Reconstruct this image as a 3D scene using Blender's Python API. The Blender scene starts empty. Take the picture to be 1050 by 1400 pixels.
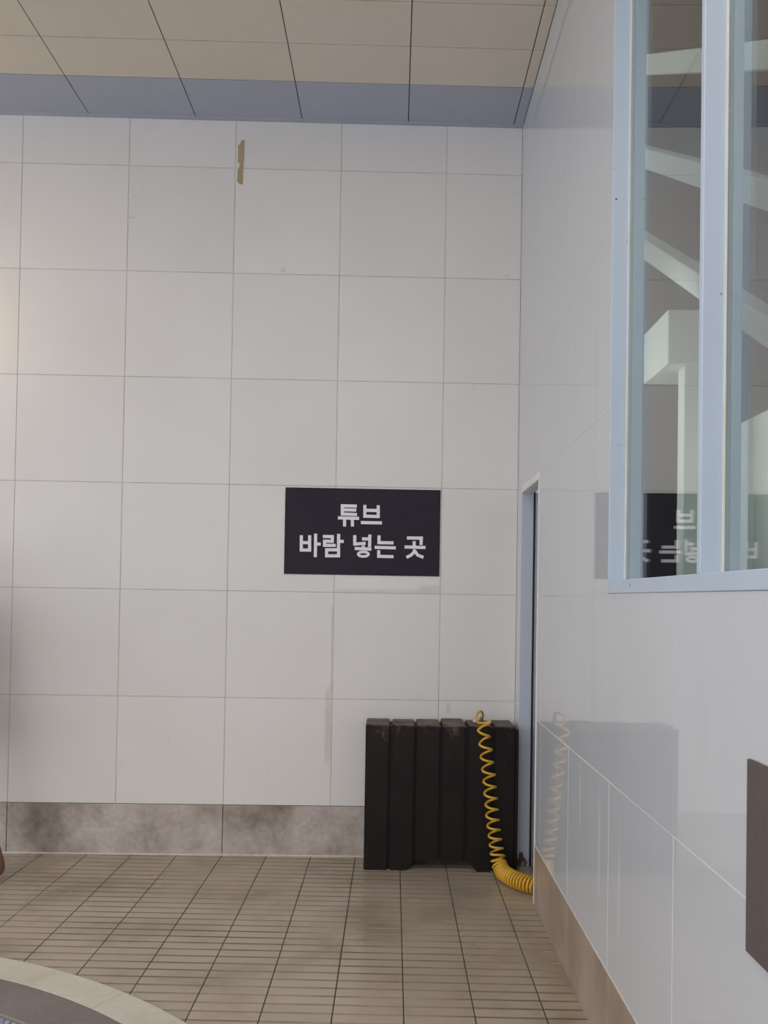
import bpy, bmesh, math, random
from mathutils import Vector, Matrix
random.seed(7)
SC = bpy.context.scene
COL = SC.collection

# ------------------------------------------------------------------ camera
EYE = 1.4549
YAW, PITCH, ROLL, FPX = -0.01152, 0.01653, 0.01617, 1120.0
PX, PY = 525.0, 798.67                      # optical centre (the photograph is an off-centre crop)
cyw, syw, cp, sp, cr, sr = math.cos(YAW), math.sin(YAW), math.cos(PITCH), math.sin(PITCH), math.cos(ROLL), math.sin(ROLL)
fwd = Vector((syw*cp, cyw*cp, sp)); rgt = Vector((cyw, -syw, 0)); upv = rgt.cross(fwd)
r2 = rgt*cr + upv*sr; u2 = upv*cr - rgt*sr
cam_d = bpy.data.cameras.new('camera'); cam = bpy.data.objects.new('camera', cam_d); COL.objects.link(cam)
cam.matrix_world = Matrix(((r2.x, u2.x, -fwd.x, 0), (r2.y, u2.y, -fwd.y, 0), (r2.z, u2.z, -fwd.z, EYE), (0, 0, 0, 1)))
cam_d.sensor_fit = 'HORIZONTAL'; cam_d.sensor_width = 36.0; cam_d.lens = 36.0*FPX/1050.0
cam_d.shift_x = 0.0; cam_d.shift_y = (PY-700.0)/1050.0
cam_d.clip_start = 0.05; cam_d.clip_end = 100
SC.camera = cam

# ------------------------------------------------------------------ light
SC.view_settings.view_transform = 'Standard'; SC.view_settings.look = 'None'
SC.view_settings.gamma = 1.0; SC.view_settings.use_curve_mapping = False
SC.view_settings.exposure = 0.29
w = bpy.data.worlds.new('daylight'); SC.world = w; w.use_nodes = True
bg = w.node_tree.nodes['Background']; bg.inputs[0].default_value = (0.90, 0.93, 1.0, 1); bg.inputs[1].default_value = 1.35

def area(name, loc, rot, sx, sy, power, col):
    l = bpy.data.lights.new(name, 'AREA'); l.shape = 'RECTANGLE'; l.size = sx; l.size_y = sy
    l.energy = power; l.color = col
    o = bpy.data.objects.new(name, l); COL.objects.link(o); o.location = loc; o.rotation_euler = rot
    return o
# ceiling lamps of the hall (behind and left of the camera) and the warm lamp on the left
for lx, ly in ((-0.7, 0.8), (-0.7, -2.0), (-3.6, 0.6), (-3.6, -2.0)):
    area('hall_ceiling_light', (lx, ly, 4.10), (0, 0, 0), 1.2, 0.6, 22, (1.0, 0.96, 0.90))
pl = bpy.data.lights.new('warm_wall_light', 'POINT'); pl.energy = 2.6; pl.color = (1.0, 0.70, 0.42); pl.shadow_soft_size = 0.12
plo = bpy.data.objects.new('warm_wall_light', pl); COL.objects.link(plo); plo.location = (-2.60, 4.27, 2.95)
# unseen fill lights added to brighten the beams and column behind the glass
area('stairwell_fill', (.93, 3.2, 4.65), (0, math.radians(-80), 0), 1.5, 8.4, 21, (0.95, 1.0, 0.99))
area('stairwell_lower_fill', (1.02, 4.3, 2.3), (math.radians(90), 0, math.radians(-38)), .5, 1.4, 9, (0.97, 1.0, 1.0))
area('stairwell_side_fill', (.98, 5.9, 2.7), (math.radians(90), 0, math.radians(-90)), .8, 1.8, 10, (0.97, 1.0, 1.0))

# ------------------------------------------------------------------ materials
def lin(c):
    return tuple(((v/255.0)/12.92 if v/255.0 <= .04045 else ((v/255.0+.055)/1.055)**2.4) for v in c)
class NT:
    def __init__(s, name):
        s.m = bpy.data.materials.new(name); s.m.use_nodes = True; s.t = s.m.node_tree; s.n = s.t.nodes
        s.b = s.n['Principled BSDF']; s.out = s.n['Material Output']
    def add(s, typ, **k):
        n = s.n.new(typ)
        for a, v in k.items(): setattr(n, a, v)
        return n
    def link(s, a, b): s.t.links.new(a, b)
    def coord(s, kind='Object', scale=(1, 1, 1)):
        tc = s.add('ShaderNodeTexCoord'); mp = s.add('ShaderNodeMapping'); mp.inputs['Scale'].default_value = scale
        if kind == 'World':
            g = s.add('ShaderNodeNewGeometry'); s.link(g.outputs['Position'], mp.inputs['Vector'])
        else: s.link(tc.outputs[kind], mp.inputs['Vector'])
        return mp.outputs['Vector']
    def noise(s, vec, scale, detail=3, rough=.55):
        n = s.add('ShaderNodeTexNoise'); n.inputs['Scale'].default_value = scale
        n.inputs['Detail'].default_value = detail; n.inputs['Roughness'].default_value = rough
        s.link(vec, n.inputs['Vector']); return n.outputs['Fac']
    def ramp(s, fac, stops):
        r = s.add('ShaderNodeValToRGB'); e = r.color_ramp.elements
        e[0].position, e[0].color = stops[0][0], (*stops[0][1], 1)
        e[1].position, e[1].color = stops[-1][0], (*stops[-1][1], 1)
        for p, c in stops[1:-1]:
            q = e.new(p); q.color = (*c, 1)
        s.link(fac, r.inputs[0]); return r.outputs[0]
    def mix(s, fac, a, b, mode='MIX'):
        m = s.add('ShaderNodeMix', data_type='RGBA', blend_type=mode)
        for sock, v in ((m.inputs[0], fac), (m.inputs[6], a), (m.inputs[7], b)):
            if hasattr(v, 'links'): s.link(v, sock)
            elif isinstance(v, (int, float)): sock.default_value = v
            else: sock.default_value = (*v, 1)
        return m.outputs[2]
    def patch(s, a, a0, a1, b, b0, b1, soft):
        """soft-edged rectangular patch in world axes a, b"""
        g = s.add('ShaderNodeNewGeometry'); sx = s.add('ShaderNodeSeparateXYZ'); s.link(g.outputs['Position'], sx.inputs[0]); out = None
        for ax, lo, hi, sf in ((a, a0, a1, soft[0]), (b, b0, b1, soft[1])):
            for e0, e1 in ((lo-sf, lo+sf), (hi+sf, hi-sf)):
                mr = s.add('ShaderNodeMapRange'); mr.interpolation_type = 'SMOOTHSTEP'
                mr.inputs[1].default_value = min(e0, e1); mr.inputs[2].default_value = max(e0, e1)
                mr.inputs[3].default_value = 0 if e0 < e1 else 1; mr.inputs[4].default_value = 1 if e0 < e1 else 0
                s.link(sx.outputs[ax], mr.inputs[0])
                if out is None: out = mr.outputs[0]
                else:
                    m = s.add('ShaderNodeMath', operation='MULTIPLY'); s.link(out, m.inputs[0]); s.link(mr.outputs[0], m.inputs[1]); out = m.outputs[0]
        return out
    def mul(s, a, b):
        m = s.add('ShaderNodeMath', operation='MULTIPLY'); s.link(a, m.inputs[0])
        if hasattr(b, 'links'): s.link(b, m.inputs[1])
        else: m.inputs[1].default_value = b
        return m.outputs[0]
    def objvar(s, col, amount):
        oi = s.add('ShaderNodeObjectInfo'); mr = s.add('ShaderNodeMapRange')
        mr.inputs[3].default_value = 1-amount; mr.inputs[4].default_value = 1+amount
        s.link(oi.outputs['Random'], mr.inputs[0])
        v = s.add('ShaderNodeVectorMath', operation='SCALE'); s.link(col, v.inputs[0]); s.link(mr.outputs[0], v.inputs['Scale'])
        return v.outputs[0]
    def bump(s, h, strength, dist=.002):
        b = s.add('ShaderNodeBump'); b.inputs['Strength'].default_value = strength; b.inputs['Distance'].default_value = dist
        s.link(h, b.inputs['Height']); s.link(b.outputs[0], s.b.inputs['Normal'])
    def rough(s, v): s.b.inputs['Roughness'].default_value = v

def simple(name, c1, c2=None, scale=8, rough=.5, bump=0, var=0, world=False, stretch=(1, 1, 1), detail=4, lo=.3, hi=.7):
    k = NT(name); c1 = lin(c1); c2 = lin(c2) if c2 else c1
    vec = k.coord('World' if world else 'Object', stretch)
    f = k.noise(vec, scale, detail)
    c = k.ramp(f, [(lo, c1), (hi, c2)])
    if var: c = k.objvar(c, var)
    k.link(c, k.b.inputs['Base Color']); k.rough(rough)
    if bump: k.bump(f, bump)
    return k.m

def mat_back_tile():
    k = NT('matt_white_wall_tile')
    v = k.coord('World'); f = k.noise(v, 1.7, 4)
    c = k.ramp(f, [(.3, lin((228, 224, 220))), (.7, lin((233, 229, 226)))])
    f2 = k.noise(k.coord('World', (1, 1, .55)), 5.2, 6, .7)            # sparse grey scuffs
    sc = k.ramp(f2, [(.66, (0, 0, 0)), (.74, (1, 1, 1))])
    c = k.mix(sc, c, lin((212, 209, 203)))
    f3 = k.noise(k.coord('World', (1, 1, 1)), 14, 4, .6)
    for pa in ((-.33, .27, 1.482, 1.502, (.03, .008)), (-.372, -.338, .52, .93, (.006, .05)), (-.346, -.338, .93, 1.40, (.004, .03)), (.15, .27, 1.50, 1.53, (.03, .01)), (-.665, -.640, 3.292, 3.312, (.006, .006)), (-1.54, -1.50, 3.578, 3.588, (.012, .004)), (.31, .33, .81, .87, (.006, .01))):
        pm = k.mul(k.mul(k.patch('X', pa[0], pa[1], 'Z', pa[2], pa[3], pa[4]), f3), .55)      # rubbed-in grime along joints and below the sign
        c = k.mix(pm, c, lin((170, 160, 144)))
    c = k.objvar(c, .022)
    k.link(c, k.b.inputs['Base Color']); k.rough(.42); k.bump(k.noise(v, 9, 3), .05); return k.m
def mat_right_tile():
    k = NT('glossy_white_wall_tile')
    v = k.coord('World', (1, 1, 1)); f = k.noise(v, 1.1, 3)
    c = k.ramp(f, [(.3, lin((203, 205, 209))), (.7, lin((208, 210, 214)))])
    for pa in ((2.735, 2.765, .50, .80, (.012, .10)), (3.02, 3.04, .62, .86, (.008, .06)), (2.50, 2.515, .45, .75, (.006, .10)), (3.45, 3.47, .55, .80, (.008, .08))):
        c = k.mix(k.mul(k.mul(k.patch('Y', pa[0], pa[1], 'Z', pa[2], pa[3], pa[4]), k.noise(v, 12, 3)), .9), c, lin((240, 241, 244)))   # dried limescale runs
    k.link(k.objvar(c, .008), k.b.inputs['Base Color'])
    st = k.noise(k.coord('World', (1, 9, .22)), 2.2, 4, .6)              # vertical streaks of limescale in the glaze
    r = k.add('ShaderNodeMapRange'); r.inputs[1].default_value = .35; r.inputs[2].default_value = .8
    r.inputs[3].default_value = .003; r.inputs[4].default_value = .02
    k.b.inputs['IOR'].default_value = 1.62
    k.link(st, r.inputs[0]); k.link(r.outputs[0], k.b.inputs['Roughness'])
    return k.m
def mat_stone(name, cols, scale, var=.05, rough=.5, stretch=(1, 1, 1), amp=.15):
    k = NT(name); v = k.coord('World', stretch)
    f = k.noise(v, scale, 6, .62); c = k.ramp(f, cols)
    g = k.noise(v, scale*14, 3); gl = k.ramp(g, [(.35, (1-amp,)*3), (.7, (1+amp*.6,)*3)])
    c = k.mix(1.0, c, gl, 'MULTIPLY')
    k.link(k.objvar(c, var), k.b.inputs['Base Color']); k.rough(rough); k.bump(g, .08); return k.m
def mat_floor_tile():
    k = NT('ribbed_beige_floor_tile'); v = k.coord('World')
    f = k.noise(v, 2.3, 5, .6)
    c = k.ramp(f, [(.28, lin((150, 135, 116))), (.5, lin((176, 161, 144))), (.75, lin((186, 172, 156)))])
    k.link(k.objvar(c, .04), k.b.inputs['Base Color'])
    r = k.add('ShaderNodeMapRange'); r.interpolation_type = 'SMOOTHSTEP'; r.inputs[1].default_value = .25; r.inputs[2].default_value = .75
    r.inputs[3].default_value = .14; r.inputs[4].default_value = .30          # damp patches are smoother
    k.link(k.noise(v, 1.6, 3), r.inputs[0]); k.link(r.outputs[0], k.b.inputs['Roughness'])
    return k.m
def mat_paint(name, col, chip, lo=.72, hi=.76, rough=.4, scale=22):
    k = NT(name); v = k.coord('World')
    f = k.noise(v, scale, 4, .6); m = k.ramp(f, [(lo, (0, 0, 0)), (hi, (1, 1, 1))])
    c0 = k.ramp(k.noise(v, 2.5, 3), [(.3, tuple(x*.95 for x in lin(col))), (.7, lin(col))])
    k.link(k.mix(m, c0, lin(chip)), k.b.inputs['Base Color']); k.rough(rough); return k.m
def mat_rust_jamb():
    k = NT('blue_grey_door_frame_paint'); v = k.coord('World', (1, 1, .45))
    g = k.add('ShaderNodeNewGeometry'); sx = k.add('ShaderNodeSeparateXYZ'); k.link(g.outputs['Position'], sx.inputs[0])
    mr = k.add('ShaderNodeMapRange'); mr.inputs[1].default_value = .0; mr.inputs[2].default_value = .24
    mr.inputs[3].default_value = .16; mr.inputs[4].default_value = -.12
    k.link(sx.outputs['Z'], mr.inputs[0])                                     # rust creeping up from the wet floor
    a = k.add('ShaderNodeMath', operation='ADD'); k.link(k.noise(v, 20, 5, .6), a.inputs[0]); k.link(mr.outputs[0], a.inputs[1])
    m = k.ramp(a.outputs[0], [(.60, (0, 0, 0)), (.66, (1, 1, 1))])
    k.link(k.mix(m, lin((190, 197, 210)), lin((84, 68, 60))), k.b.inputs['Base Color']); k.rough(.45); return k.m
def mat_case():
    k = NT('worn_dark_brown_painted_slat'); v = k.coord('World', (1, 1, .7))
    g = k.add('ShaderNodeNewGeometry'); sx = k.add('ShaderNodeSeparateXYZ'); k.link(g.outputs['Position'], sx.inputs[0])
    mr = k.add('ShaderNodeMapRange'); mr.inputs[1].default_value = .60; mr.inputs[2].default_value = .78
    mr.inputs[3].default_value = 0.0; mr.inputs[4].default_value = .14
    k.link(sx.outputs['Z'], mr.inputs[0])                                     # paint rubbed off along the top edges
    a = k.add('ShaderNodeMath', operation='ADD'); k.link(k.noise(v, 11, 6, .68), a.inputs[0]); k.link(mr.outputs[0], a.inputs[1])
    m2 = k.add('ShaderNodeMapRange'); m2.inputs[1].default_value = .766; m2.inputs[2].default_value = .774; m2.inputs[3].default_value = 0.0; m2.inputs[4].default_value = .17
    k.link(sx.outputs['Z'], m2.inputs[0]); a2 = k.add('ShaderNodeMath', operation='ADD'); k.link(a.outputs[0], a2.inputs[0]); k.link(m2.outputs[0], a2.inputs[1])
    m = k.ramp(a2.outputs[0], [(.66, (0, 0, 0)), (.90, (.8, .8, .8))])
    base = k.ramp(k.noise(v, 5, 3), [(.3, lin((24, 20, 20))), (.7, lin((36, 29, 27)))])
    k.link(k.mix(m, base, lin((122, 106, 97))), k.b.inputs['Base Color']); k.rough(.5); k.b.inputs['Specular IOR Level'].default_value = .22; return k.m
def mat_glass():
    k = NT('window_glass'); k.n.remove(k.b)
    tr = k.add('ShaderNodeBsdfTransparent'); tr.inputs[0].default_value = (.93, .97, .95, 1)
    gl = k.add('ShaderNodeBsdfGlossy'); gl.inputs['Roughness'].default_value = 0.0; gl.inputs[0].default_value = (1, 1, 1, 1)
    g = k.add('ShaderNodeNewGeometry'); mr = k.add('ShaderNodeMapRange')
    mr.inputs[3].default_value = 2.5; mr.inputs[4].default_value = 1/2.5     # both faces of the pane reflect alike
    k.link(g.outputs['Backfacing'], mr.inputs[0])
    fr = k.add('ShaderNodeFresnel'); k.link(mr.outputs[0], fr.inputs['IOR'])
    mx = k.add('ShaderNodeMixShader'); k.link(fr.outputs[0], mx.inputs[0]); k.link(tr.outputs[0], mx.inputs[1]); k.link(gl.outputs[0], mx.inputs[2])
    k.link(mx.outputs[0], k.out.inputs['Surface']); return k.m
def mat_water():
    k = NT('pool_water'); v = k.coord('World')
    k.link(k.ramp(k.noise(v, 6, 3), [(.3, lin((38, 58, 84))), (.7, lin((62, 84, 110)))]), k.b.inputs['Base Color'])
    k.rough(.03); k.b.inputs['IOR'].default_value = 1.33; k.bump(k.noise(v, 26, 3), .55, .02); return k.m

def dull(m, v):
    m.node_tree.nodes['Principled BSDF'].inputs['Specular IOR Level'].default_value = v; return m
M = dict(
    back=mat_back_tile(), right=mat_right_tile(), floor=mat_floor_tile(),
    grout_back=simple('grey_wall_grout', (176, 170, 160), (214, 209, 201), 9, .9, world=True),
    grout_right=simple('white_wall_grout', (248, 248, 247), (236, 236, 234), 5, .6, world=True),
    grout_floor=simple('dark_floor_grout', (70, 60, 48), (92, 80, 66), 7, .9, world=True),
    groove=simple('shaded_rib_groove', (108, 95, 80), (164, 149, 132), 1.3, .9, world=True, lo=.36, hi=.64),  # shade of the rib grooves painted in as a darker, uneven tone
    base_back=mat_stone('grey_brown_skirting_stone', [(.30, lin((122, 110, 99))), (.43, lin((168, 156, 146))), (.56, lin((194, 183, 175))), (.72, lin((208, 200, 194)))], 2.4, .05, .55, amp=.12),
    base_right=mat_stone('warm_brown_skirting_stone', [(.30, lin((140, 121, 106))), (.5, lin((172, 154, 140))), (.72, lin((192, 177, 165)))], 3.0, .04, .3, (1, 1, .5), amp=.08),
    caulk=simple('pale_sealant', (205, 198, 184), (228, 224, 214), 30, .6, world=True),
    cream=mat_stone('cream_ceiling_panel', [(.3, lin((221, 211, 194))), (.7, lin((226, 216, 200)))], .8, .015, .7, amp=.02),
    bluepanel=mat_stone('blue_grey_ceiling_panel', [(.3, lin((176, 181, 196))), (.7, lin((181, 186, 201)))], .8, .015, .6, amp=.02),
    void=simple('dark_ceiling_void', (92, 82, 68), None, 4, .9),
    plaster=simple('plain_plaster', (190, 188, 184), (200, 198, 194), 2, .8, world=True),
    frame=mat_paint('pale_blue_window_paint', (196, 209, 225), (90, 84, 82), .69, .72, .35),
    sealant=simple('white_window_sealant', (236, 236, 226), (222, 222, 210), 12, .5),
    jamb=mat_rust_jamb(), leaf=mat_paint('grey_door_paint', (168, 172, 182), (110, 100, 92), .75, .8),
    edge=mat_paint('white_corner_bead', (236, 234, 230), (128, 112, 92), .67, .72, .4, 30),
    glass=mat_glass(), case=mat_case(),
    caseback=simple('black_case_body', (22, 19, 19), (28, 24, 24), 6, .7),
    hose=simple('yellow_hose_plastic', (212, 164, 46), (224, 178, 62), 20, .38, world=True),
    metal=simple('dull_metal', (120, 110, 92), (160, 152, 140), 40, .35),
    signpanel=dull(simple('dark_aubergine_sign_board', (45, 39, 50), (50, 43, 54), 3, .6), .2),
    letter=simple('white_sign_lettering', (240, 239, 243), None, 4, .6),
    board=simple('dark_taupe_board', (92, 82, 79), (98, 88, 84), 60, .75),
    tape=simple('brown_tape_residue', (168, 148, 112), (186, 166, 130), 26, .7, world=True),
    kerb=mat_stone('pale_kerb_stone', [(.3, lin((196, 182, 156))), (.5, lin((206, 200, 184))), (.7, lin((210, 206, 196)))], 2.2, .02, .5, amp=.05),
    ledge=mat_stone('grey_purple_ledge_stone', [(.3, lin((122, 110, 105))), (.7, lin((138, 127, 122)))], 5, .03, .5, amp=.08),
    mosaic=simple('pale_mosaic', (214, 212, 216), (78, 96, 124), 45, .2, world=True),
    water=mat_water(),
    white=simple('white_painted_concrete', (212, 218, 212), (222, 226, 220), 3, .6, world=True),
    beam=simple('white_painted_steel', (222, 230, 228), (228, 234, 232), 3, .5, world=True),
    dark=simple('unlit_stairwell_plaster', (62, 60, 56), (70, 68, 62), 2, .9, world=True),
    skin=simple('skin', (116, 82, 72), (128, 90, 80), 18, .5, world=True),
    cloth=simple('dark_navy_cloth', (38, 42, 60), (44, 48, 66), 60, .9),
    hair=simple('black_hair', (22, 18, 16), (34, 28, 24), 40, .6),
)

# ------------------------------------------------------------------ mesh helpers
def new(name, bm, mat, parent=None, smooth=False, loc=None, **props):
    me = bpy.data.meshes.new(name); bmesh.ops.recalc_face_normals(bm, faces=bm.faces)
    bm.to_mesh(me); bm.free()
    if mat: me.materials.append(M[mat])
    if smooth:
        for p in me.polygons: p.use_smooth = True
    return link(name, me, parent, loc, **props)
def link(name, me, parent=None, loc=None, **props):
    o = bpy.data.objects.new(name, me); COL.objects.link(o)
    if parent: o.parent = parent
    if loc: o.location = loc
    for k, v in props.items(): o[k] = v
    return o
def empty(name, loc=(0, 0, 0), rz=0, **props):
    o = bpy.data.objects.new(name, None); COL.objects.link(o); o.location = loc; o.rotation_euler = (0, 0, rz)
    o.empty_display_size = .05
    for k, v in props.items(): o[k] = v
    return o
def box(bm, x0, x1, y0, y1, z0, z1, bev=0):
    r = bmesh.ops.create_cube(bm, size=1.0)
    for v in r['verts']:
        v.co = Vector(((x0+x1)/2+v.co.x*(x1-x0), (y0+y1)/2+v.co.y*(y1-y0), (z0+z1)/2+v.co.z*(z1-z0)))
    if bev:
        es = list({e for v in r['verts'] for e in v.link_edges})
        bmesh.ops.bevel(bm, geom=es, offset=bev, segments=1, affect='EDGES')
    return bm
def bx(*a, **k): return box(bmesh.new(), *a, **k)
def slab(pts, d, axis):
    """closed prism of a 2-D outline pts, extruded by vector d; axis maps (a,b) to a point"""
    bm = bmesh.new(); a = [bm.verts.new(axis(*p)) for p in pts]; b = [bm.verts.new(Vector(axis(*p))+Vector(d)) for p in pts]
    bm.faces.new(a); bm.faces.new(b[::-1]); n = len(pts)
    for i in range(n): bm.faces.new((a[i], b[i], b[(i+1) % n], a[(i+1) % n]))
    return bm
def tube(path, rad, n=8, cap=True):
    bm = bmesh.new(); rings = []; prev = None
    for i, p in enumerate(path):
        t = (path[min(i+1, len(path)-1)]-path[max(i-1, 0)]).normalized()
        if prev is None:
            a = Vector((0, 0, 1)) if abs(t.z) < .9 else Vector((1, 0, 0)); u = t.cross(a).normalized()
        else:
            u = (prev-t*prev.dot(t)).normalized()
        prev = u; v = t.cross(u); r = rad[i] if isinstance(rad, (list, tuple)) else rad
        rings.append([bm.verts.new(p+(u*math.cos(2*math.pi*k/n)+v*math.sin(2*math.pi*k/n))*r) for k in range(n)])
    for A, B in zip(rings, rings[1:]):
        for k in range(n): bm.faces.new((A[k], A[(k+1) % n], B[(k+1) % n], B[k]))
    if cap: bm.faces.new(rings[0][::-1]); bm.faces.new(rings[-1])
    return bm
MESH = {}
def tile_mesh(key, w_, h_, t, b, mat):
    """a wall tile in local (x right, y into the wall, z up), front at y=0, chamfered rim"""
    k = (key, round(w_, 4), round(h_, 4))
    if k in MESH: return MESH[k]
    bm = bmesh.new()
    f = [bm.verts.new((x, 0, z)) for x, z in ((b, b), (w_-b, b), (w_-b, h_-b), (b, h_-b))]
    m = [bm.verts.new((x, b, z)) for x, z in ((0, 0), (w_, 0), (w_, h_), (0, h_))]
    q = [bm.verts.new((x, t, z)) for x, z in ((0, 0), (w_, 0), (w_, h_), (0, h_))]
    bm.faces.new(f); bm.faces.new(q[::-1])
    for i in range(4):
        j = (i+1) % 4
        bm.faces.new((m[i], m[j], f[j], f[i])); bm.faces.new((q[i], q[j], m[j], m[i]))
    bmesh.ops.recalc_face_normals(bm, faces=bm.faces)
    me = bpy.data.meshes.new('tile'); bm.to_mesh(me); bm.free(); me.materials.append(M[mat]); MESH[k] = me
    return me

# ------------------------------------------------------------------ setting: walls
BX, BY, BA = -2.1351, 4.5682, 0.02848         # back wall: seam 0, its depth, its slight turn
UC = 2.833                                    # corner with the right wall
XW = 0.698; HC = 4.155
ROWS = [.28+.6*j for j in range(7)]+[HC]      # joint heights
def back(u): return BX+u*math.cos(BA), BY+u*math.sin(BA)
TW = .6005; G = .0017
wb = new('wall_back', bx(-3.2, UC, .0022, .22, 0, HC), 'grout_back', kind='structure')
wb.location = (BX, BY, 0); wb.rotation_euler = (0, 0, BA)
for j in range(len(ROWS)-1):
    for i in range(-5, 5):
        u0 = i*TW; u1 = min((i+1)*TW, UC)
        link('tile', tile_mesh('b', u1-u0-(2*G if u1 < UC else G), ROWS[j+1]-ROWS[j]-2*G, .009, .0012, 'back'), wb,
             (u0+G, random.uniform(-.0003, .0003), ROWS[j]+G))
sb = new('baseboard_back', bx(-3.2, UC, .0025, .05, 0, .28), 'grout_floor', kind='structure')
sb.location = (BX, BY-.001, 0); sb.rotation_euler = (0, 0, BA)
for i in range(-2, 3):
    u0 = i*1.2; u1 = min(u0+1.2, UC)
    if u0 < -3.2: u0 = -3.2
    link('stone', tile_mesh('sb', u1-u0-.004, .277, .012, .0012, 'base_back'), sb, (u0+.002, -.002, .001))
tr = new('trim_1', bx(-3.2, UC-.02, -.010, .001, .0, .006), 'caulk', kind='structure')
tr.location = (BX, BY-.003, 0); tr.rotation_euler = (0, 0, BA)

# right wall with a door opening near the corner and a tall window
DY0, DY1, DZ = 3.972, 4.520, 2.075
WY0, WY1, WZ0, WZ1 = -.60, 2.662, 1.479, 3.88
YN = -1.2
bm = bmesh.new()
for y0, y1, z0, z1 in ((DY1, 4.66, 0, HC), (DY0, DY1, DZ, HC), (WY1, DY0, 0, HC), (WY0, WY1, 0, WZ0), (WY0, WY1, WZ1, HC), (YN, WY0, 0, HC)):
    box(bm, XW+.0009, XW+(.10 if y1 <= WY1+.001 or y0 < WY1+.01 else .15), y0, y1, z0, z1)
wr = new('wall_right', bm, 'grout_right', kind='structure')
ycuts = [4.649, 4.433]+[3.833-.6*k for k in range(9)]
def spans(y0, y1, holes):
    out = [(y0, y1)]
    for h0, h1 in holes:
        nxt = []
        for a, b in out:
            if h1 <= a or h0 >= b: nxt.append((a, b)); continue
            if h0 > a: nxt.append((a, h0))
            if h1 < b: nxt.append((h1, b))
        out = nxt
    return [(a, b) for a, b in out if b-a > .02]
for j in range(len(ROWS)-1):
    z0, z1 = ROWS[j], ROWS[j+1]; zm = (z0+z1)/2; holes = []
    if zm < DZ: holes.append((DY0, DY1))
    if WZ0-.01 < zm < WZ1: holes.append((WY0, WY1))
    gr = .0021 if j < 1 else .0003                       # the lowest course has wide white joints, the rest sit tight
    for yb, ya in zip(ycuts, ycuts[1:]):
        for a, b in spans(ya, yb, holes):
            o = link('tile', tile_mesh('r', b-a-2*gr, z1-z0-2*gr, .009, .0003, 'right'), wr, (XW, b-gr, z0+gr))
            o.rotation_euler = (random.uniform(-.0006, .0006), 0, -math.pi/2+random.uniform(-.0007, .0007))
sr_ = new('baseboard_right', bx(XW+.0015, XW+.03, YN, DY0-.001, 0, .279), 'grout_floor', kind='structure')
for yb, ya in zip(ycuts, ycuts[1:]):
    for a, b in spans(ya, yb, [(DY0, 9)]):
        o = link('stone', tile_mesh('sr', b-a-.002, .277, .012, .0012, 'base_right'), sr_, (XW-.001, b-.001, .001)); o.rotation_euler = (0, 0, -math.pi/2)
new('trim_2', bx(XW-.0016, XW+.004, YN, DY0-.006, .2775, .2825), 'caulk', kind='structure')
new('trim_3', bx(XW-.003, XW+.012, DY0-.010, DY0+.002, 0, DZ+.01), 'edge', kind='structure')   # corner bead of the opening

# ------------------------------------------------------------------ door in its recess
d1 = empty('door_1', (0.74, 4.25, 0), kind='structure')
def rel(o, p): o.parent = p; o.matrix_parent_inverse = Matrix.Translation(-Vector(p.location)); return o
rel(new('jamb', bx(XW+.001, .766, DY1-.008, DY1+.03, 0, DZ-.001, bev=.002), 'jamb'), d1)
rel(new('door_head', bx(XW+.001, .766, DY0, DY1-.008, DZ-.030, DZ+.004, bev=.002), 'edge'), d1)
rel(new('door_leaf', bx(.776, .81, DY0-.03, DY1-.010, .006, DZ-.032, bev=.003), 'leaf'), d1)

rel(new('gap_shade_strip', bx(.766, .7755, DY1-.007, DY1+.001, 0, DZ-.001), 'caseback'), d1)  # dark strip standing in for the shade in the gap between jamb and leaf

# ------------------------------------------------------------------ window
w1 = empty('window_1', (.75, 1.0, WZ0), kind='structure')
rel(new('bottom_rail', bx(XW-.003, .82, WY0, WY1, WZ0+.001, WZ0+.0425, bev=.002), 'frame'), w1)
rel(new('top_rail', bx(XW-.003, .82, WY0, WY1, WZ1-.04, WZ1-.001, bev=.002), 'frame'), w1)
rel(new('jamb', bx(XW-.003, .799, WY1-.006, WY1+.004, WZ0+.0425, WZ1-.04, bev=.0015), 'frame'), w1)
rel(new('jamb', bx(XW-.003, .799, WY0-.004, WY0+.006, WZ0+.0425, WZ1-.04, bev=.0015), 'frame'), w1)
GX = .750
edges = [WY0+.006]
for my in (.30, 1.09, 1.88):
    rel(new('mullion', bx(XW-.002, .787, my-.0105, my+.0105, WZ0+.0425, WZ1-.04, bev=.0015), 'frame'), w1)
    edges += [my-.0105, my+.0105]
edges.append(WY1-.006)
for a, b in zip(edges[0::2], edges[1::2]):
    p = rel(new('pane', bx(GX, GX+.006, a, b, WZ0+.0425, WZ1-.04), 'glass'), w1)
    s = new('glazing_bead', bx(GX-.005, GX-.0002, b-.004, b-.0001, WZ0+.043, WZ1-.041), 'sealant'); s.parent = p

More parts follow.
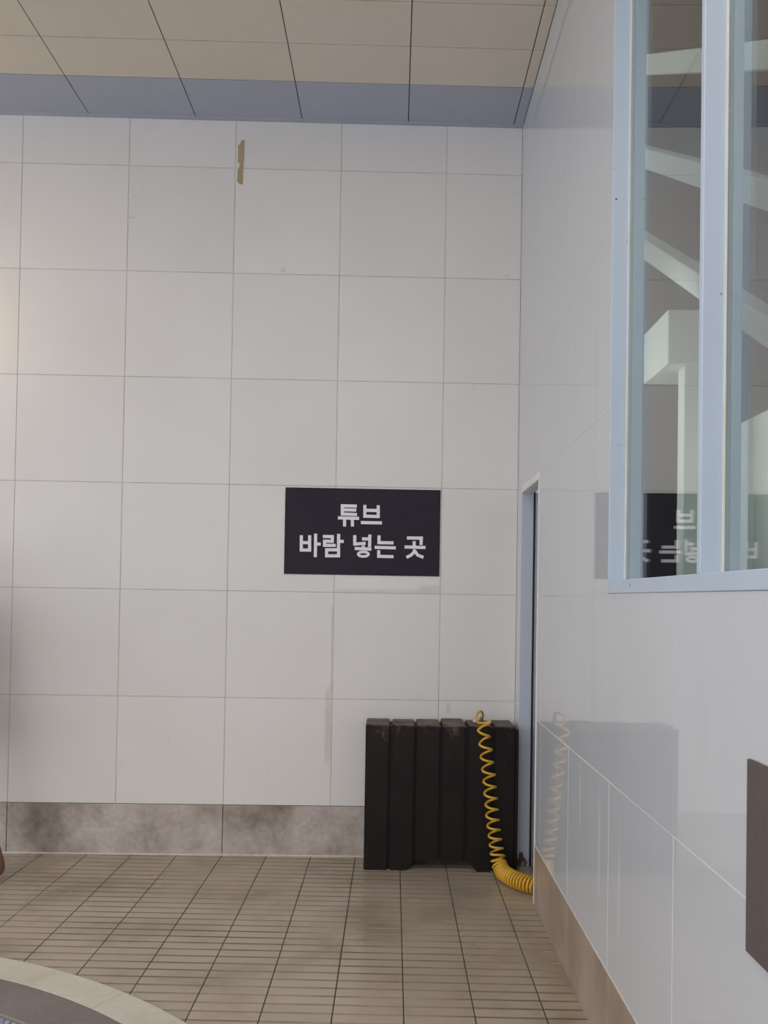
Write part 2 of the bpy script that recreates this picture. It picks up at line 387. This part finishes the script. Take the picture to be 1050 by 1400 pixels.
# ------------------------------------------------------------------ ceiling
ce = new('ceiling', bx(-7.0, .85, -5.0, 4.9, HC+.006, HC+.12), 'void', kind='structure')
xc = [XW]+[.643-.6005*k for k in range(9)]
def ceil_piece(name, x0, x1, o0, o1, mat, t=.005, dz=0):
    """panel between offsets o0<o1 from the back wall"""
    g = .0027
    x0 += g; x1 -= g
    pts = [(x0, BY+(x0-BX)*math.tan(BA)-o1+g), (x1, BY+(x1-BX)*math.tan(BA)-o1+g), (x1, BY+(x1-BX)*math.tan(BA)-o0-g*.3), (x0, BY+(x0-BX)*math.tan(BA)-o0-g*.3)]
    return new(name, slab(pts, (0, 0, t), lambda a, b: (a, b, HC-dz)), mat, ce)
offs = [.664+.3*k for k in range(6)]
for xb, xa in zip(xc, xc[1:]):
    ceil_piece('panel', xa, xb, .0, .366, 'bluepanel')
    ceil_piece('panel', xa, xb, .3665, .664, 'cream')
    for a, b in zip(offs, offs[1:]): ceil_piece('panel', xa, xb, a, b, 'cream')
new('plain_ceiling', bx(-7.0, XW, -5.0, 2.40, HC, HC+.004), 'cream', ce)
new('plain_ceiling', bx(-7.0, -4.17, 2.2, 4.4, HC, HC+.004), 'cream', ce)
t4 = new('trim_4', bx(-3.2, UC, -.030, .0, HC-.005, HC), 'bluepanel', kind='structure')
t4.location = (BX, BY, 0); t4.rotation_euler = (0, 0, BA)

# ------------------------------------------------------------------ floor: slab with a round pool cut out, ribbed tiles
CX, CY, RO, RI, RW = -2.201, .994, 2.352, 2.206, 2.022
def ring(bm, r0, z0, r1, z1, n=160, a0=0, a1=2*math.pi):
    A = [bm.verts.new((CX+r0*math.cos(a0+(a1-a0)*i/n), CY+r0*math.sin(a0+(a1-a0)*i/n), z0)) for i in range(n+1)]
    B = [bm.verts.new((CX+r1*math.cos(a0+(a1-a0)*i/n), CY+r1*math.sin(a0+(a1-a0)*i/n), z1)) for i in range(n+1)]
    for i in range(n): bm.faces.new((A[i], A[i+1], B[i+1], B[i]))
bm = bmesh.new(); n = 160; inner, outer, inn2, out2 = [], [], [], []
for i in range(n):
    a = 2*math.pi*i/n; dx, dy = math.cos(a), math.sin(a)
    inner.append((CX+(RO-.02)*dx, CY+(RO-.02)*dy))
    tmax = min(((4.9-CX) if dx > 0 else (-7-CX))/dx if abs(dx) > 1e-6 else 1e9, ((4.66-CY) if dy > 0 else (-5-CY))/dy if abs(dy) > 1e-6 else 1e9)
    tmax = min(tmax, ((XW+.15-CX)/dx) if dx > 1e-6 else 1e9)
    outer.append((CX+tmax*dx, CY+tmax*dy))
for z, fl in ((-.0035, False), (-.15, True)):
    I = [bm.verts.new((*p, z)) for p in inner]; O = [bm.verts.new((*p, z)) for p in outer]
    for i in range(n): bm.faces.new((I[i], O[i], O[(i+1) % n], I[(i+1) % n]))
fl = new('floor', bm, 'grout_floor', kind='structure')
# corners of the rectangle missed by the fan
P = .2488; X0F = .06; Y0F = 3.690
def rib_tile(w_, d_, start=0.0):
    """ribbed tile, four bars across; local origin at its front-left top corner level z=0"""
    bm = bmesh.new(); e = P/4; prof = []
    k = math.floor(start/e)
    ys = []
    y = k*e
    g0 = -.0017 if abs(start-round(start/e)*e) < .004 else 0.0
    prof.append((0, g0))
    while y < start+d_+.01:
        gy = y-start
        for dy, z in ((-.0056, 0), (-.0040, -.0017), (.0040, -.0017), (.0056, 0)):
            q = gy+dy
            if .0006 < q < d_-.0006: prof.append((q, z))
        y += e
    g1 = -.0017 if abs(start+d_-round((start+d_)/e)*e) < .004 else 0.0
    prof.append((d_, g1))
    prof = sorted(set(prof)); top = []
    for yy, z in prof:
        bvl = 0
        top.append((bm.verts.new((0, yy, z+bvl-.0008)), bm.verts.new((.0022, yy, z+bvl)), bm.verts.new((w_-.0022, yy, z+bvl)), bm.verts.new((w_, yy, z+bvl-.0008))))
    for (A, B), (pa, pb) in zip(zip(top, top[1:]), zip(prof, prof[1:])):
        for q in range(3):
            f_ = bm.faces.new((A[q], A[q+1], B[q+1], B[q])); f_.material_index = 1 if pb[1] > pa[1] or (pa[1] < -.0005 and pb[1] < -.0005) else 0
    lo = [bm.verts.new((0, 0, -.009)), bm.verts.new((w_, 0, -.009)), bm.verts.new((w_, d_, -.009)), bm.verts.new((0, d_, -.009))]
    bm.faces.new(lo[::-1])
    bm.faces.new([lo[0], lo[1]]+list(top[0])[::-1]); bm.faces.new([lo[2], lo[3]]+list(top[-1]))
    bm.faces.new([lo[3], lo[0]]+[t[0] for t in top]); bm.faces.new([lo[1], lo[2]]+[t[3] for t in top][::-1])
    return bm
full = None; gj = .0022; gy = .0010
for c in range(-16, 4):
    xa = X0F+c*P; xb = xa+P
    if xa >= XW-.01: continue
    xb_ = min(xb, XW-.001)
    if c == 2: xb_ = xb
    for r in range(-6, 4):
        ya = Y0F+r*P; yb = ya+P
        ymax = BY+(xa-BX)*math.tan(BA)-.006
        if ya >= ymax-.02: continue
        inside_door = xa > XW-.2
        yb_ = min(yb, ymax)
        # distances of the four corners from the pool centre
        ds = [math.hypot(x-CX, y-CY) for x in (xa, xb_) for y in (ya, yb_)]
        if max(ds) < RO: continue
        cut = min(ds) < RO
        if not cut and abs(xb_-xb) < 1e-6 and abs(yb_-yb) < 1e-6:
            if full is None:
                b_ = rib_tile(P-2*gj, P-2*gy, gy); bmesh.ops.recalc_face_normals(b_, faces=b_.faces)
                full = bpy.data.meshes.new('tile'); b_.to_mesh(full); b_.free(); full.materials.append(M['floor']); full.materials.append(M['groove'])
            link('tile', full, fl, (xa+gj, ya+gy, random.uniform(-.0004, .0004)))
        else:
            b_ = rib_tile(xb_-xa-2*gj, yb_-ya-2*gy, gy)
            if cut:
                mx_, my_ = (xa+xb_)/2-CX, (ya+yb_)/2-CY; L = math.hypot(mx_, my_)
                nrm = Vector((mx_/L, my_/L, 0)); pt = Vector((CX, CY, 0))+nrm*(RO-.006)-Vector((xa+gj, ya+gy, 0))
                bmesh.ops.bisect_plane(b_, geom=b_.verts[:]+b_.edges[:]+b_.faces[:], plane_co=pt, plane_no=nrm, clear_inner=True)
                bmesh.ops.holes_fill(b_, edges=[e for e in b_.edges if e.is_boundary])
                if not b_.faces: b_.free(); continue
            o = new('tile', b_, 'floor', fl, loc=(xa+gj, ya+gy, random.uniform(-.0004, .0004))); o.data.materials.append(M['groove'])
# door threshold and the plain run of floor behind the camera's view
new('plain_paving', bx(.08, XW-.002, -5, Y0F-6*P-.002, -.009, -.0005), 'floor', fl)
new('plain_paving', bx(XW+.002, .765, DY0+.003, DY1-.01, -.009, -.0005), 'floor', fl)

# round pool: pale kerb stones, dark ledge, water
pool = empty('round_pool', (CX, CY, 0), kind='thing', label='round sunken pool with pale curved kerb and dark stone ledge', category='pool')
step = math.radians(22.5); a_joint = math.atan2(2.968-CY, -.96-CX)
ks = None
for i in range(16):
    if ks is None:
        bm = bmesh.new(); na = 18; sec = [(RI, -.09), (RI, .008), (RI+.002, .010), (RO-.004, .010), (RO, .007), (RO, -.09)]; rows = []
        for q in range(na+1):
            a = .0003+(step-.0006)*q/na
            rows.append([bm.verts.new((r*math.cos(a), r*math.sin(a), z)) for r, z in sec])
        for A, B in zip(rows, rows[1:]):
            for q in range(len(sec)): bm.faces.new((A[q], A[(q+1) % 6], B[(q+1) % 6], B[q]))
        bm.faces.new(rows[0]); bm.faces.new(rows[-1][::-1])
        k0 = new('kerb_stone', bm, 'kerb', pool); ks = k0.data
    else: k0 = link('kerb_stone', ks, pool)
    k0.rotation_euler = (0, 0, a_joint+i*step)
led = None
for i in range(12):
    if led is None:
        bm = bmesh.new(); rows = []; na = 16; s2 = math.radians(30)
        sec = [(RI-.0003, .0097), (RW+.004, .0080), (RW, .003), (RW, -.50), (RI-.001, -.50)]
        for q in range(na+1):
            a = .001+(s2-.002)*q/na
            rows.append([bm.verts.new((r*math.cos(a), r*math.sin(a), z)) for r, z in sec])
        for A, B in zip(rows, rows[1:]):
            for q in range(5): bm.faces.new((A[q], A[(q+1) % 5], B[(q+1) % 5], B[q]))
        bm.faces.new(rows[0]); bm.faces.new(rows[-1][::-1])
        k0 = new('ledge_stone', bm, 'ledge', pool); led = k0.data
    else: k0 = link('ledge_stone', led, pool)
    k0.rotation_euler = (0, 0, math.radians(18)+i*math.radians(30))
bm = bmesh.new()
nm = 420
for i in range(nm):                                        # a course of small pale mosaic at the water line
    a = 2*math.pi*(i+.5)/nm; c_, s_ = math.cos(a), math.sin(a); hw = math.pi*RW/nm*.86
    if random.random() < .25: continue
    r_ = bmesh.ops.create_cube(bm, size=1.0)
    for v in r_['verts']:
        rr = RW-.005+v.co.x*.009; tt = v.co.y*2*hw; v.co = Vector((rr*c_-tt*s_, rr*s_+tt*c_, -.016+v.co.z*.024))
new('mosaic_course', bm, 'mosaic', pool, kind='stuff')
bm = bmesh.new(); bmesh.ops.create_circle(bm, cap_ends=True, radius=RW-.002, segments=120)
for v in bm.verts: v.co.z = -.036
new('water', bm, 'water', pool)
bm = bmesh.new(); bmesh.ops.create_circle(bm, cap_ends=True, radius=RI, segments=60)
for v in bm.verts: v.co.z = -.52
new('basin_floor', bm, 'ledge', pool)

# ------------------------------------------------------------------ stairwell behind the glass
SX0, SX1, SY0, SY1, SZ = XW+.152, 6.0, -4.0, 8.6, 7.4
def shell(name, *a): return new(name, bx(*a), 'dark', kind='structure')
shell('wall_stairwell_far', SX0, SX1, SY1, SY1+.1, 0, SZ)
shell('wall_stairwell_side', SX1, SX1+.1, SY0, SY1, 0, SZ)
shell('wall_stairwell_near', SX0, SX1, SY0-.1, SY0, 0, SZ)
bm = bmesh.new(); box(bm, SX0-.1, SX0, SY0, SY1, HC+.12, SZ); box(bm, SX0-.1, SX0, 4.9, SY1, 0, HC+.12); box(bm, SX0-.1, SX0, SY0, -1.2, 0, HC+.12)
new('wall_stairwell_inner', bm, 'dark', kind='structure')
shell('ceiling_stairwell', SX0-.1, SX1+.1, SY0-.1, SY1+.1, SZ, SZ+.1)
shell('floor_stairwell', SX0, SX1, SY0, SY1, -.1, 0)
for nm_, lab, zt in (('uppermost', 'uppermost of three pale sloping beams behind the window glass', 4.809), ('middle', 'middle of three pale sloping beams behind the window glass', 4.225), ('lowest', 'lowest sloping pale beam behind the glass, just above the column block', 3.665)):
    sl = .633; yb = 8.58; y_lo = max(SY0+.02, 4.98-(zt-.13)/sl)
    Z = lambda y: zt+sl*(y-4.98)
    pts = [(y_lo, Z(y_lo)-.128), (min(yb, 4.98+(SZ-.02-zt)/sl), 0), (0, 0)]
    ye = min(8.58, 4.98+(SZ-.02-zt)/sl)
    b_ = slab([(y_lo, Z(y_lo)-.128), (ye, Z(ye)-.128), (ye, Z(ye)), (y_lo, Z(y_lo))], (.10, 0, 0), lambda a, b: (1.5, a, b))
    bmesh.ops.bevel(b_, geom=b_.edges[:], offset=.004, segments=1, affect='EDGES')
    new('sloping_beam', b_, 'beam', kind='thing', label=lab, category='beam', group='sloping beams in the stairwell')
cc = empty('column', (2.13, 5.87, 0), kind='thing', label='white square column with a block head seen through the glass', category='column')
rel(new('shaft', bx(1.975, 2.29, 5.63, 5.75, 0, 3.086, bev=.006), 'white'), cc)
rel(new('block_head', bx(1.85, 2.36, 5.60, 6.14, 3.086, 3.462, bev=.006), 'white'), cc)
new('wall_stairwell_low', bx(2.45, 2.60, -2.5, 6.3, 0, 2.738, bev=.004), 'white', kind='structure')

# ------------------------------------------------------------------ sign on the back wall
sg = empty('lettered_sign', (0, 0, 0), kind='thing', label='dark rectangular sign with white Korean lettering on the tiled wall', category='sign')
su, sv = back(1.956); sg.location = (su, sv, 1.8245); sg.rotation_euler = (0, 0, BA)
new('sign_board', bx(-.4385, .4385, -.0065, -.0005, -.2445, .2445, bev=.0012), 'signpanel', sg)
LET = {
'tyu': [[(-.1249, .1456), (-.0343, .1448)], [(-.1076, .123), (-.0367, .1227)], [(-.121, .0991), (-.0324, .0975)], [(-.116, .1544), (-.1149, .0905)], [(-.1395, .077), (-.0202, .076)], [(-.102, .0718), (-.1013, .0284)], [(-.0583, .0718), (-.0568, .0292)]],
'beu': [[(.0112, .1527), (.0124, .0811)], [(.0867, .1519), (.0878, .0803)], [(.0117, .1224), (.0872, .122)], [(.0036, .0888), (.0955, .0883)], [(-.0096, .0525), (.1091, .0525)]],
'ba': [[(-.3441, -.0251), (-.3425, -.1156)], [(-.2973, -.0243), (-.2957, -.1148)], [(-.3433, -.0664), (-.2966, -.0664)], [(-.3512, -.1083), (-.2872, -.108)], [(-.2637, -.0146), (-.263, -.1469)], [(-.2596, -.0728), (-.234, -.0732)]],
'ram': [[(-.2226, -.0297), (-.1601, -.0301)], [(-.1689, -.022), (-.1689, -.0634)], [(-.2205, -.0564), (-.1604, -.0561)], [(-.2128, -.0504), (-.2121, -.0878)], [(-.2201, -.08), (-.1494, -.0788)], [(-.134, -.0135), (-.1334, -.0963)], [(-.1301, -.0556), (-.1046, -.056)], [(-.2087, -.105), (-.1242, -.1036)], [(-.2081, -.1389), (-.1236, -.1374)], [(-.2002, -.0974), (-.1993, -.1466)], [(-.133, -.0962), (-.1321, -.1455)]],
'neot': [[(-.0431, -.0196), (-.0422, -.0747)], [(-.05, -.0705), (.0191, -.0641)], [(-.0016, -.0397), (.0382, -.039)], [(.0422, -.0147), (.0416, -.0854)], [(.0051, -.0765), (.0079, -.0925)], [(-.0418, -.0946), (.0522, -.0965)], [(.0366, -.1253), (.0345, -.1304), (.0281, -.1347), (.0186, -.1377), (.0074, -.1388), (-.0039, -.138), (-.0135, -.1354), (-.0199, -.1313), (-.0223, -.1263), (-.0201, -.1213), (-.0138, -.117), (-.0043, -.114), (.007, -.1128), (.0182, -.1136), (.0278, -.1163), (.0343, -.1204), (.0366, -.1253)]],
'neun': [[(.0942, -.0181), (.0941, -.0671)], [(.0862, -.0595), (.1764, -.0592)], [(.0706, -.0862), (.1898, -.0872)], [(.0934, -.1018), (.0941, -.1439)], [(.0866, -.1366), (.1776, -.1372)]],
'got': [[(.2518, -.0297), (.3417, -.0298)], [(.3333, -.0204), (.3323, -.0682)], [(.2929, -.0472), (.2934, -.0832)], [(.2392, -.0811), (.3577, -.0821)], [(.2962, -.094), (.293, -.1092), (.278, -.1256), (.2509, -.1403)], [(.2976, -.1027), (.3141, -.1262), (.3468, -.1383)]]}
for key, strokes in LET.items():
    bm = bmesh.new()
    for si, st in enumerate(strokes):
        th = .0088 if len(st) < 10 else .0074
        d0 = .0074+.00006*si                                  # letter film, layers a hair apart
        L, R_ = [], []
        closed = len(st) > 10
        n_ = len(st)
        for i, p in enumerate(st):
            if closed: a, b = st[(i-1) % (n_-1)], st[(i+1) % (n_-1)]
            else: a, b = st[max(i-1, 0)], st[min(i+1, n_-1)]
            dx, dz = b[0]-a[0], b[1]-a[1]; l = math.hypot(dx, dz); nx, nz = -dz/l*th, dx/l*th
            L.append((p[0]+nx, p[1]+nz)); R_.append((p[0]-nx, p[1]-nz))
        VL = [(bm.verts.new((x, -d0, z)), bm.verts.new((x, -.006, z))) for x, z in L]
        VR = [(bm.verts.new((x, -d0, z)), bm.verts.new((x, -.006, z))) for x, z in R_]
        for i in range(n_-1):
            bm.faces.new((VL[i][0], VL[i+1][0], VR[i+1][0], VR[i][0]))
            bm.faces.new((VL[i][0], VL[i][1], VL[i+1][1], VL[i+1][0])); bm.faces.new((VR[i][0], VR[i+1][0], VR[i+1][1], VR[i][1]))
            bm.faces.new((VL[i][1], VR[i][1], VR[i+1][1], VL[i+1][1]))
        if not closed:
            for i in (0, n_-1): bm.faces.new((VL[i][0], VR[i][0], VR[i][1], VL[i][1]))
    new('letter', bm, 'letter', sg)

# strip of tape residue high on the wall
TP = [(1.25, 4.042), (1.249, 3.986), (1.246, 3.902), (1.244, 3.789), (1.228, 3.788), (1.211, 3.805), (1.214, 3.872), (1.222, 3.884), (1.226, 3.905), (1.213, 3.914), (1.213, 4.006), (1.227, 4.023), (1.231, 4.04)]
tp = new('tape_strip', slab([(u-1.23, z-3.915) for u, z in TP], (0, .0012, 0), lambda a, b: (a, -.0016, b)), 'tape',
         label='torn strip of brown tape stuck high on the white tiled wall', category='tape', kind='thing')
tu, tv = back(1.23); tp.location = (tu, tv, 3.915); tp.rotation_euler = (0, 0, BA)

# dark board on the right wall, running out of the frame
new('dark_board', bx(XW-.009, XW-.0012, .80, 1.598, .786, 1.155, bev=.0012), 'board', label='dark taupe rectangular board on the glossy right wall', category='board', kind='thing')

# ------------------------------------------------------------------ slatted case
YF = 4.40; ZT = .777
case = empty('slatted_case', (.27, 4.5, 0), kind='thing', label='dark brown slatted case standing in the corner below the sign', category='case')
def slat(x0, x1, dz, notch0, notch1):
    yb = BY+(x0-BX)*math.tan(BA)-.012
    prof = [(YF, .0), (YF, ZT-.012+dz), (YF+.010, ZT+dz), (yb, ZT+dz), (yb, ZT-.03), (YF+.022, ZT-.03), (YF+.022, 0)]
    bm = slab(prof, (x1-x0, 0, 0), lambda a, b: (x0, a, b))
    bmesh.ops.bevel(bm, geom=[e for e in bm.edges if abs(e.verts[0].co.x-e.verts[1].co.x) < 1e-6], offset=.003, segments=2, affect='EDGES')
    # sloped cut-out at the foot
    if notch0 is not None:
        for pt, nr in notch0:
            bmesh.ops.bisect_plane(bm, geom=bm.verts[:]+bm.edges[:]+bm.faces[:], plane_co=pt, plane_no=nr, clear_inner=True)
            bmesh.ops.holes_fill(bm, edges=[e for e in bm.edges if e.is_boundary])
    return bm
SL = [(-.136, -.012, .000), (.008, .125, -.002), (.140, .261, .000), (.278, .397, .005), (.416, .538, -.003), (.556, .664, -.001)]
for i, (a, b, dz) in enumerate(SL):
    cut = None
    if i == 1: cut = [(Vector((.083, YF, 0)), Vector((-.055, 0, .046)).normalized())]
    if i == 2 or i == 3: cut = [(Vector((0, YF, .053)), Vector((0, 0, 1)))]
    if i == 4: cut = [(Vector((.470, YF, 0)), Vector((.055, 0, .048)).normalized())]
    if i in (1, 4):
        bm = slat(a, b, dz, None, None)
        # keep foot outside the sloped line, and everything above the notch
        b2 = bmesh.new()
        if i == 1: poly = [(a, 0), (.083, 0), (b, .046), (b, .10), (a, .10)]
        else: poly = [(a, .052), (a+.010, .052), (.470, 0), (b, 0), (b, .10), (a, .10)]
        bm.free()
        bm = slat(a, b, dz, [(Vector((0, YF, .10)), Vector((0, 0, 1)))], None)
        low = slab(poly, (0, .022, 0), lambda p, q: (p, YF, q))
        me_t = bpy.data.meshes.new('t'); low.to_mesh(me_t); bm.from_mesh(me_t); low.free(); bpy.data.meshes.remove(me_t)
        rel(new('slat', bm, 'case'), case)
    else:
        rel(new('slat', slat(a, b, dz, cut, None), 'case'), case)
bm = bmesh.new(); prof = [(-.128, .0), (.083, 0), (.135, .055), (.42, .055), (.47, 0), (.664, 0), (.664, ZT-.014), (-.128, ZT-.014)]
rel(new('case_body', slab(prof, (0, .175, 0), lambda a, b: (a, YF+.024, b)), 'caseback'), case); bm.free()
rel(new('end_panel', bx(.6655, .684, YF+.006, 4.612, 0, ZT-.018, bev=.003), 'case'), case)

# ------------------------------------------------------------------ coiled yellow hose
hose = empty('coiled_hose', (.55, 4.34, 0), kind='thing', label='yellow coiled air hose hanging over the dark slatted case onto the floor', category='hose')
cl = [((.490, 4.345, .765), .070), ((.492, 4.345, .72), .070), ((.500, 4.345, .688), .070), ((.509, 4.345, .604), .067), ((.520, 4.345, .527), .064), ((.527, 4.345, .45), .062), ((.536, 4.345, .373), .058), ((.543, 4.345, .297), .054), ((.553, 4.342, .22), .050), ((.562, 4.336, .160), .046), ((.568, 4.328, .115), .038), ((.576, 4.306, .072), .026), ((.590, 4.262, .048), .0165), ((.612, 4.205, .0465), .0155), ((.640, 4.150, .0465), .0165), ((.680, 4.105, .0465), .0175), ((.716, 4.078, .0465), .018), ((.742, 4.066, .0465), .018)]
def catmull(P, t):
    i = min(int(t), len(P)-2); f = t-i; p0, p1, p2, p3 = P[max(i-1, 0)], P[i], P[i+1], P[min(i+2, len(P)-1)]
    return .5*((2*p1)+(p2-p0)*f+(2*p0-5*p1+4*p2-p3)*f*f+(3*p1-p0-3*p2+p3)*f**3)
PT = [Vector(p) for p, _ in cl]; PI_ = [q for _, q in cl]
path = []; phase = math.pi; t = 0.0; prevn = Vector((1, 0, 0))
while t < len(PT)-1.0001:
    p = catmull(PT, t); tg = (catmull(PT, min(t+.02, len(PT)-1.001))-catmull(PT, max(t-.02, 0))).normalized()
    prevn = (prevn-tg*prevn.dot(tg)).normalized(); bn = tg.cross(prevn)
    zz = p.z
    rad = .0315 if zz > .2 else (.0315+(.2-zz)/.15*.0055 if zz > .05 else .037)
    path.append(p+(prevn*math.cos(phase)+bn*math.sin(phase))*rad)
    i = min(int(t), len(PI_)-2); pitch = PI_[i]+(PI_[i+1]-PI_[i])*(t-i)
    dl = pitch/16.0
    seg = (catmull(PT, min(t+.01, len(PT)-1.001))-p).length/.01
    t += dl/max(seg, 1e-4); phase -= 2*math.pi/16
# lead-in: from the coupling on the lid, up and round in a loose loop, over the front edge into the first turn
lead = [Vector(v) for v in ((.497, 4.530, .800), (.503, 4.515, .822), (.492, 4.495, .842), (.470, 4.475, .838), (.458, 4.460, .812), (.468, 4.440, .790), (.492, 4.415, .790), (.522, 4.395, .798), (.530, 4.380, .803), (.515, 4.368, .793), (.485, 4.362, .782))]
lp = []
for k in range((len(lead)-1)*6): lp.append(catmull(lead, k/6))
# blend into the first point of the coil
lp = [p for p in lp]
first = path[0]
for k in range(1, 5): lp.append(lead[-1].lerp(first, k/5))
rel(new('hose_tube', tube(lp+path, .0064, 8), 'hose', smooth=True), hose)
rel(new('coupling', tube([Vector((.496, 4.545, .7805)), Vector((.496, 4.541, .790)), Vector((.497, 4.535, .795)), Vector((.498, 4.526, .806))], [.010, .011, .010, .0085], 10), 'metal'), hose)
rel(new('coupling_tip', tube([Vector((.450, 4.50, .784)), Vector((.458, 4.50, .790)), Vector((.466, 4.50, .790))], [.006, .008, .007], 8), 'sealant'), hose)

# ------------------------------------------------------------------ person stepping out of the left edge (only the heel shows)
HX, HY = -1.906, 4.18
def skin(name, verts, edges, rads, mat, parent, sub=2, root=0):
    me = bpy.data.meshes.new(name); me.from_pydata([Vector(v) for v in verts], edges, []); me.materials.append(M[mat])
    o = bpy.data.objects.new(name, me); COL.objects.link(o)
    if parent: o.parent = parent
    md = o.modifiers.new('skin', 'SKIN'); md.use_smooth_shade = True
    sv = me.skin_vertices[0].data
    for i, r in enumerate(rads):
        sv[i].radius = (r, r) if not isinstance(r, tuple) else r
        sv[i].use_root = (i == root)
    m2 = o.modifiers.new('sub', 'SUBSURF'); m2.levels = sub; m2.render_levels = sub
    return o
V, E_, R = [], [], []
def chain(start, pts):
    last = start
    for p, r in pts:
        V.append((HX+p[0], HY+p[1], p[2])); R.append(r); V_i = len(V)-1
        if last is not None: E_.append((last, V_i))
        last = V_i
    return last
pel = chain(None, [((-.37, 0, .92), .115)])
chest = chain(pel, [((-.375, 0, 1.06), .115), ((-.38, 0, 1.20), .125), ((-.385, 0, 1.34), .12)])
neck = chain(chest, [((-.39, 0, 1.45), .052), ((-.40, 0, 1.52), .060)])
head = chain(neck, [((-.405, 0, 1.60), .085), ((-.41, 0, 1.68), .080)])
chain(head-1, [((-.49, 0, 1.575), .022)])                       # nose and chin line
# trailing leg: foot flat, heel at the origin of the figure
kn = chain(pel, [((-.34, -.09, .84), .085), ((-.26, -.09, .66), .070), ((-.19, -.09, .47), .053), ((-.125, -.085, .30), .047), ((-.062, -.08, .13), .034)])
an = chain(kn, [((-.042, -.08, .052), .040)])
chain(an, [((-.11, -.085, .040), .036), ((-.18, -.095, .028), .032), ((-.235, -.10, .018), .018)])
# leading leg
kn = chain(pel, [((-.42, .09, .84), .085), ((-.53, .09, .66), .070), ((-.60, .09, .47), .053), ((-.63, .085, .30), .047), ((-.66, .08, .12), .034)])
an = chain(kn, [((-.645, .08, .045), .036)])
chain(an, [((-.72, .085, .036), .034), ((-.80, .09, .027), .031), ((-.855, .095, .018), .018)])
for sgn, sw in ((-1, 1), (1, -1)):
    hd = chain(chest, [((-.385, sgn*.17, 1.38), .055), ((-.385+.03*sw, sgn*.21, 1.24), .045), ((-.385+.02*sw, sgn*.225, 1.10), .038), ((-.42, sgn*.225, .97), .033), ((-.46, sgn*.22, .86), .025), ((-.475, sgn*.22, .80), .030)])
    for q, ln in enumerate((.070, .080, .076, .062)):
        yy = sgn*.22+(q-1.5)*.018
        chain(hd, [((-.485-.004*q, yy, .765), .009), ((-.490-.004*q, yy, .735), .0085), ((-.482, yy, .80-ln-.01), .007)])
    chain(hd-1, [((-.50, sgn*.205, .81), .010), ((-.515, sgn*.20, .78), .008)])
person = skin('person', V, E_, R, 'skin', None, 1, 0)
person['label'] = 'bare heel of a person cut off by the left edge of the picture'; person['category'] = 'person'; person['kind'] = 'thing'
def sub_skin(name, pts, ed, rd, mat): return skin(name, [(HX+a, HY+b, c) for a, b, c in pts], ed, rd, mat, person, 1, 0)
sub_skin('shorts', [(-.37, 0, .98), (-.37, 0, .90), (-.335, -.09, .80), (-.27, -.09, .64), (-.43, .09, .80), (-.52, .09, .64)], [(0, 1), (1, 2), (2, 3), (1, 4), (4, 5)], [.135, .14, .105, .098, .105, .098], 'cloth')
sub_skin('shirt', [(-.372, 0, .98), (-.376, 0, 1.10), (-.38, 0, 1.22), (-.386, 0, 1.37), (-.386, -.18, 1.37), (-.37, -.215, 1.22), (-.386, .18, 1.37), (-.40, .215, 1.22)], [(0, 1), (1, 2), (2, 3), (3, 4), (4, 5), (3, 6), (6, 7)], [.135, .132, .142, .128, .068, .064, .068, .064], 'cloth')
sub_skin('hair', [(-.375, 0, 1.60), (-.385, 0, 1.70), (-.425, 0, 1.725)], [(0, 1), (1, 2)], [.075, .085, .06], 'hair')
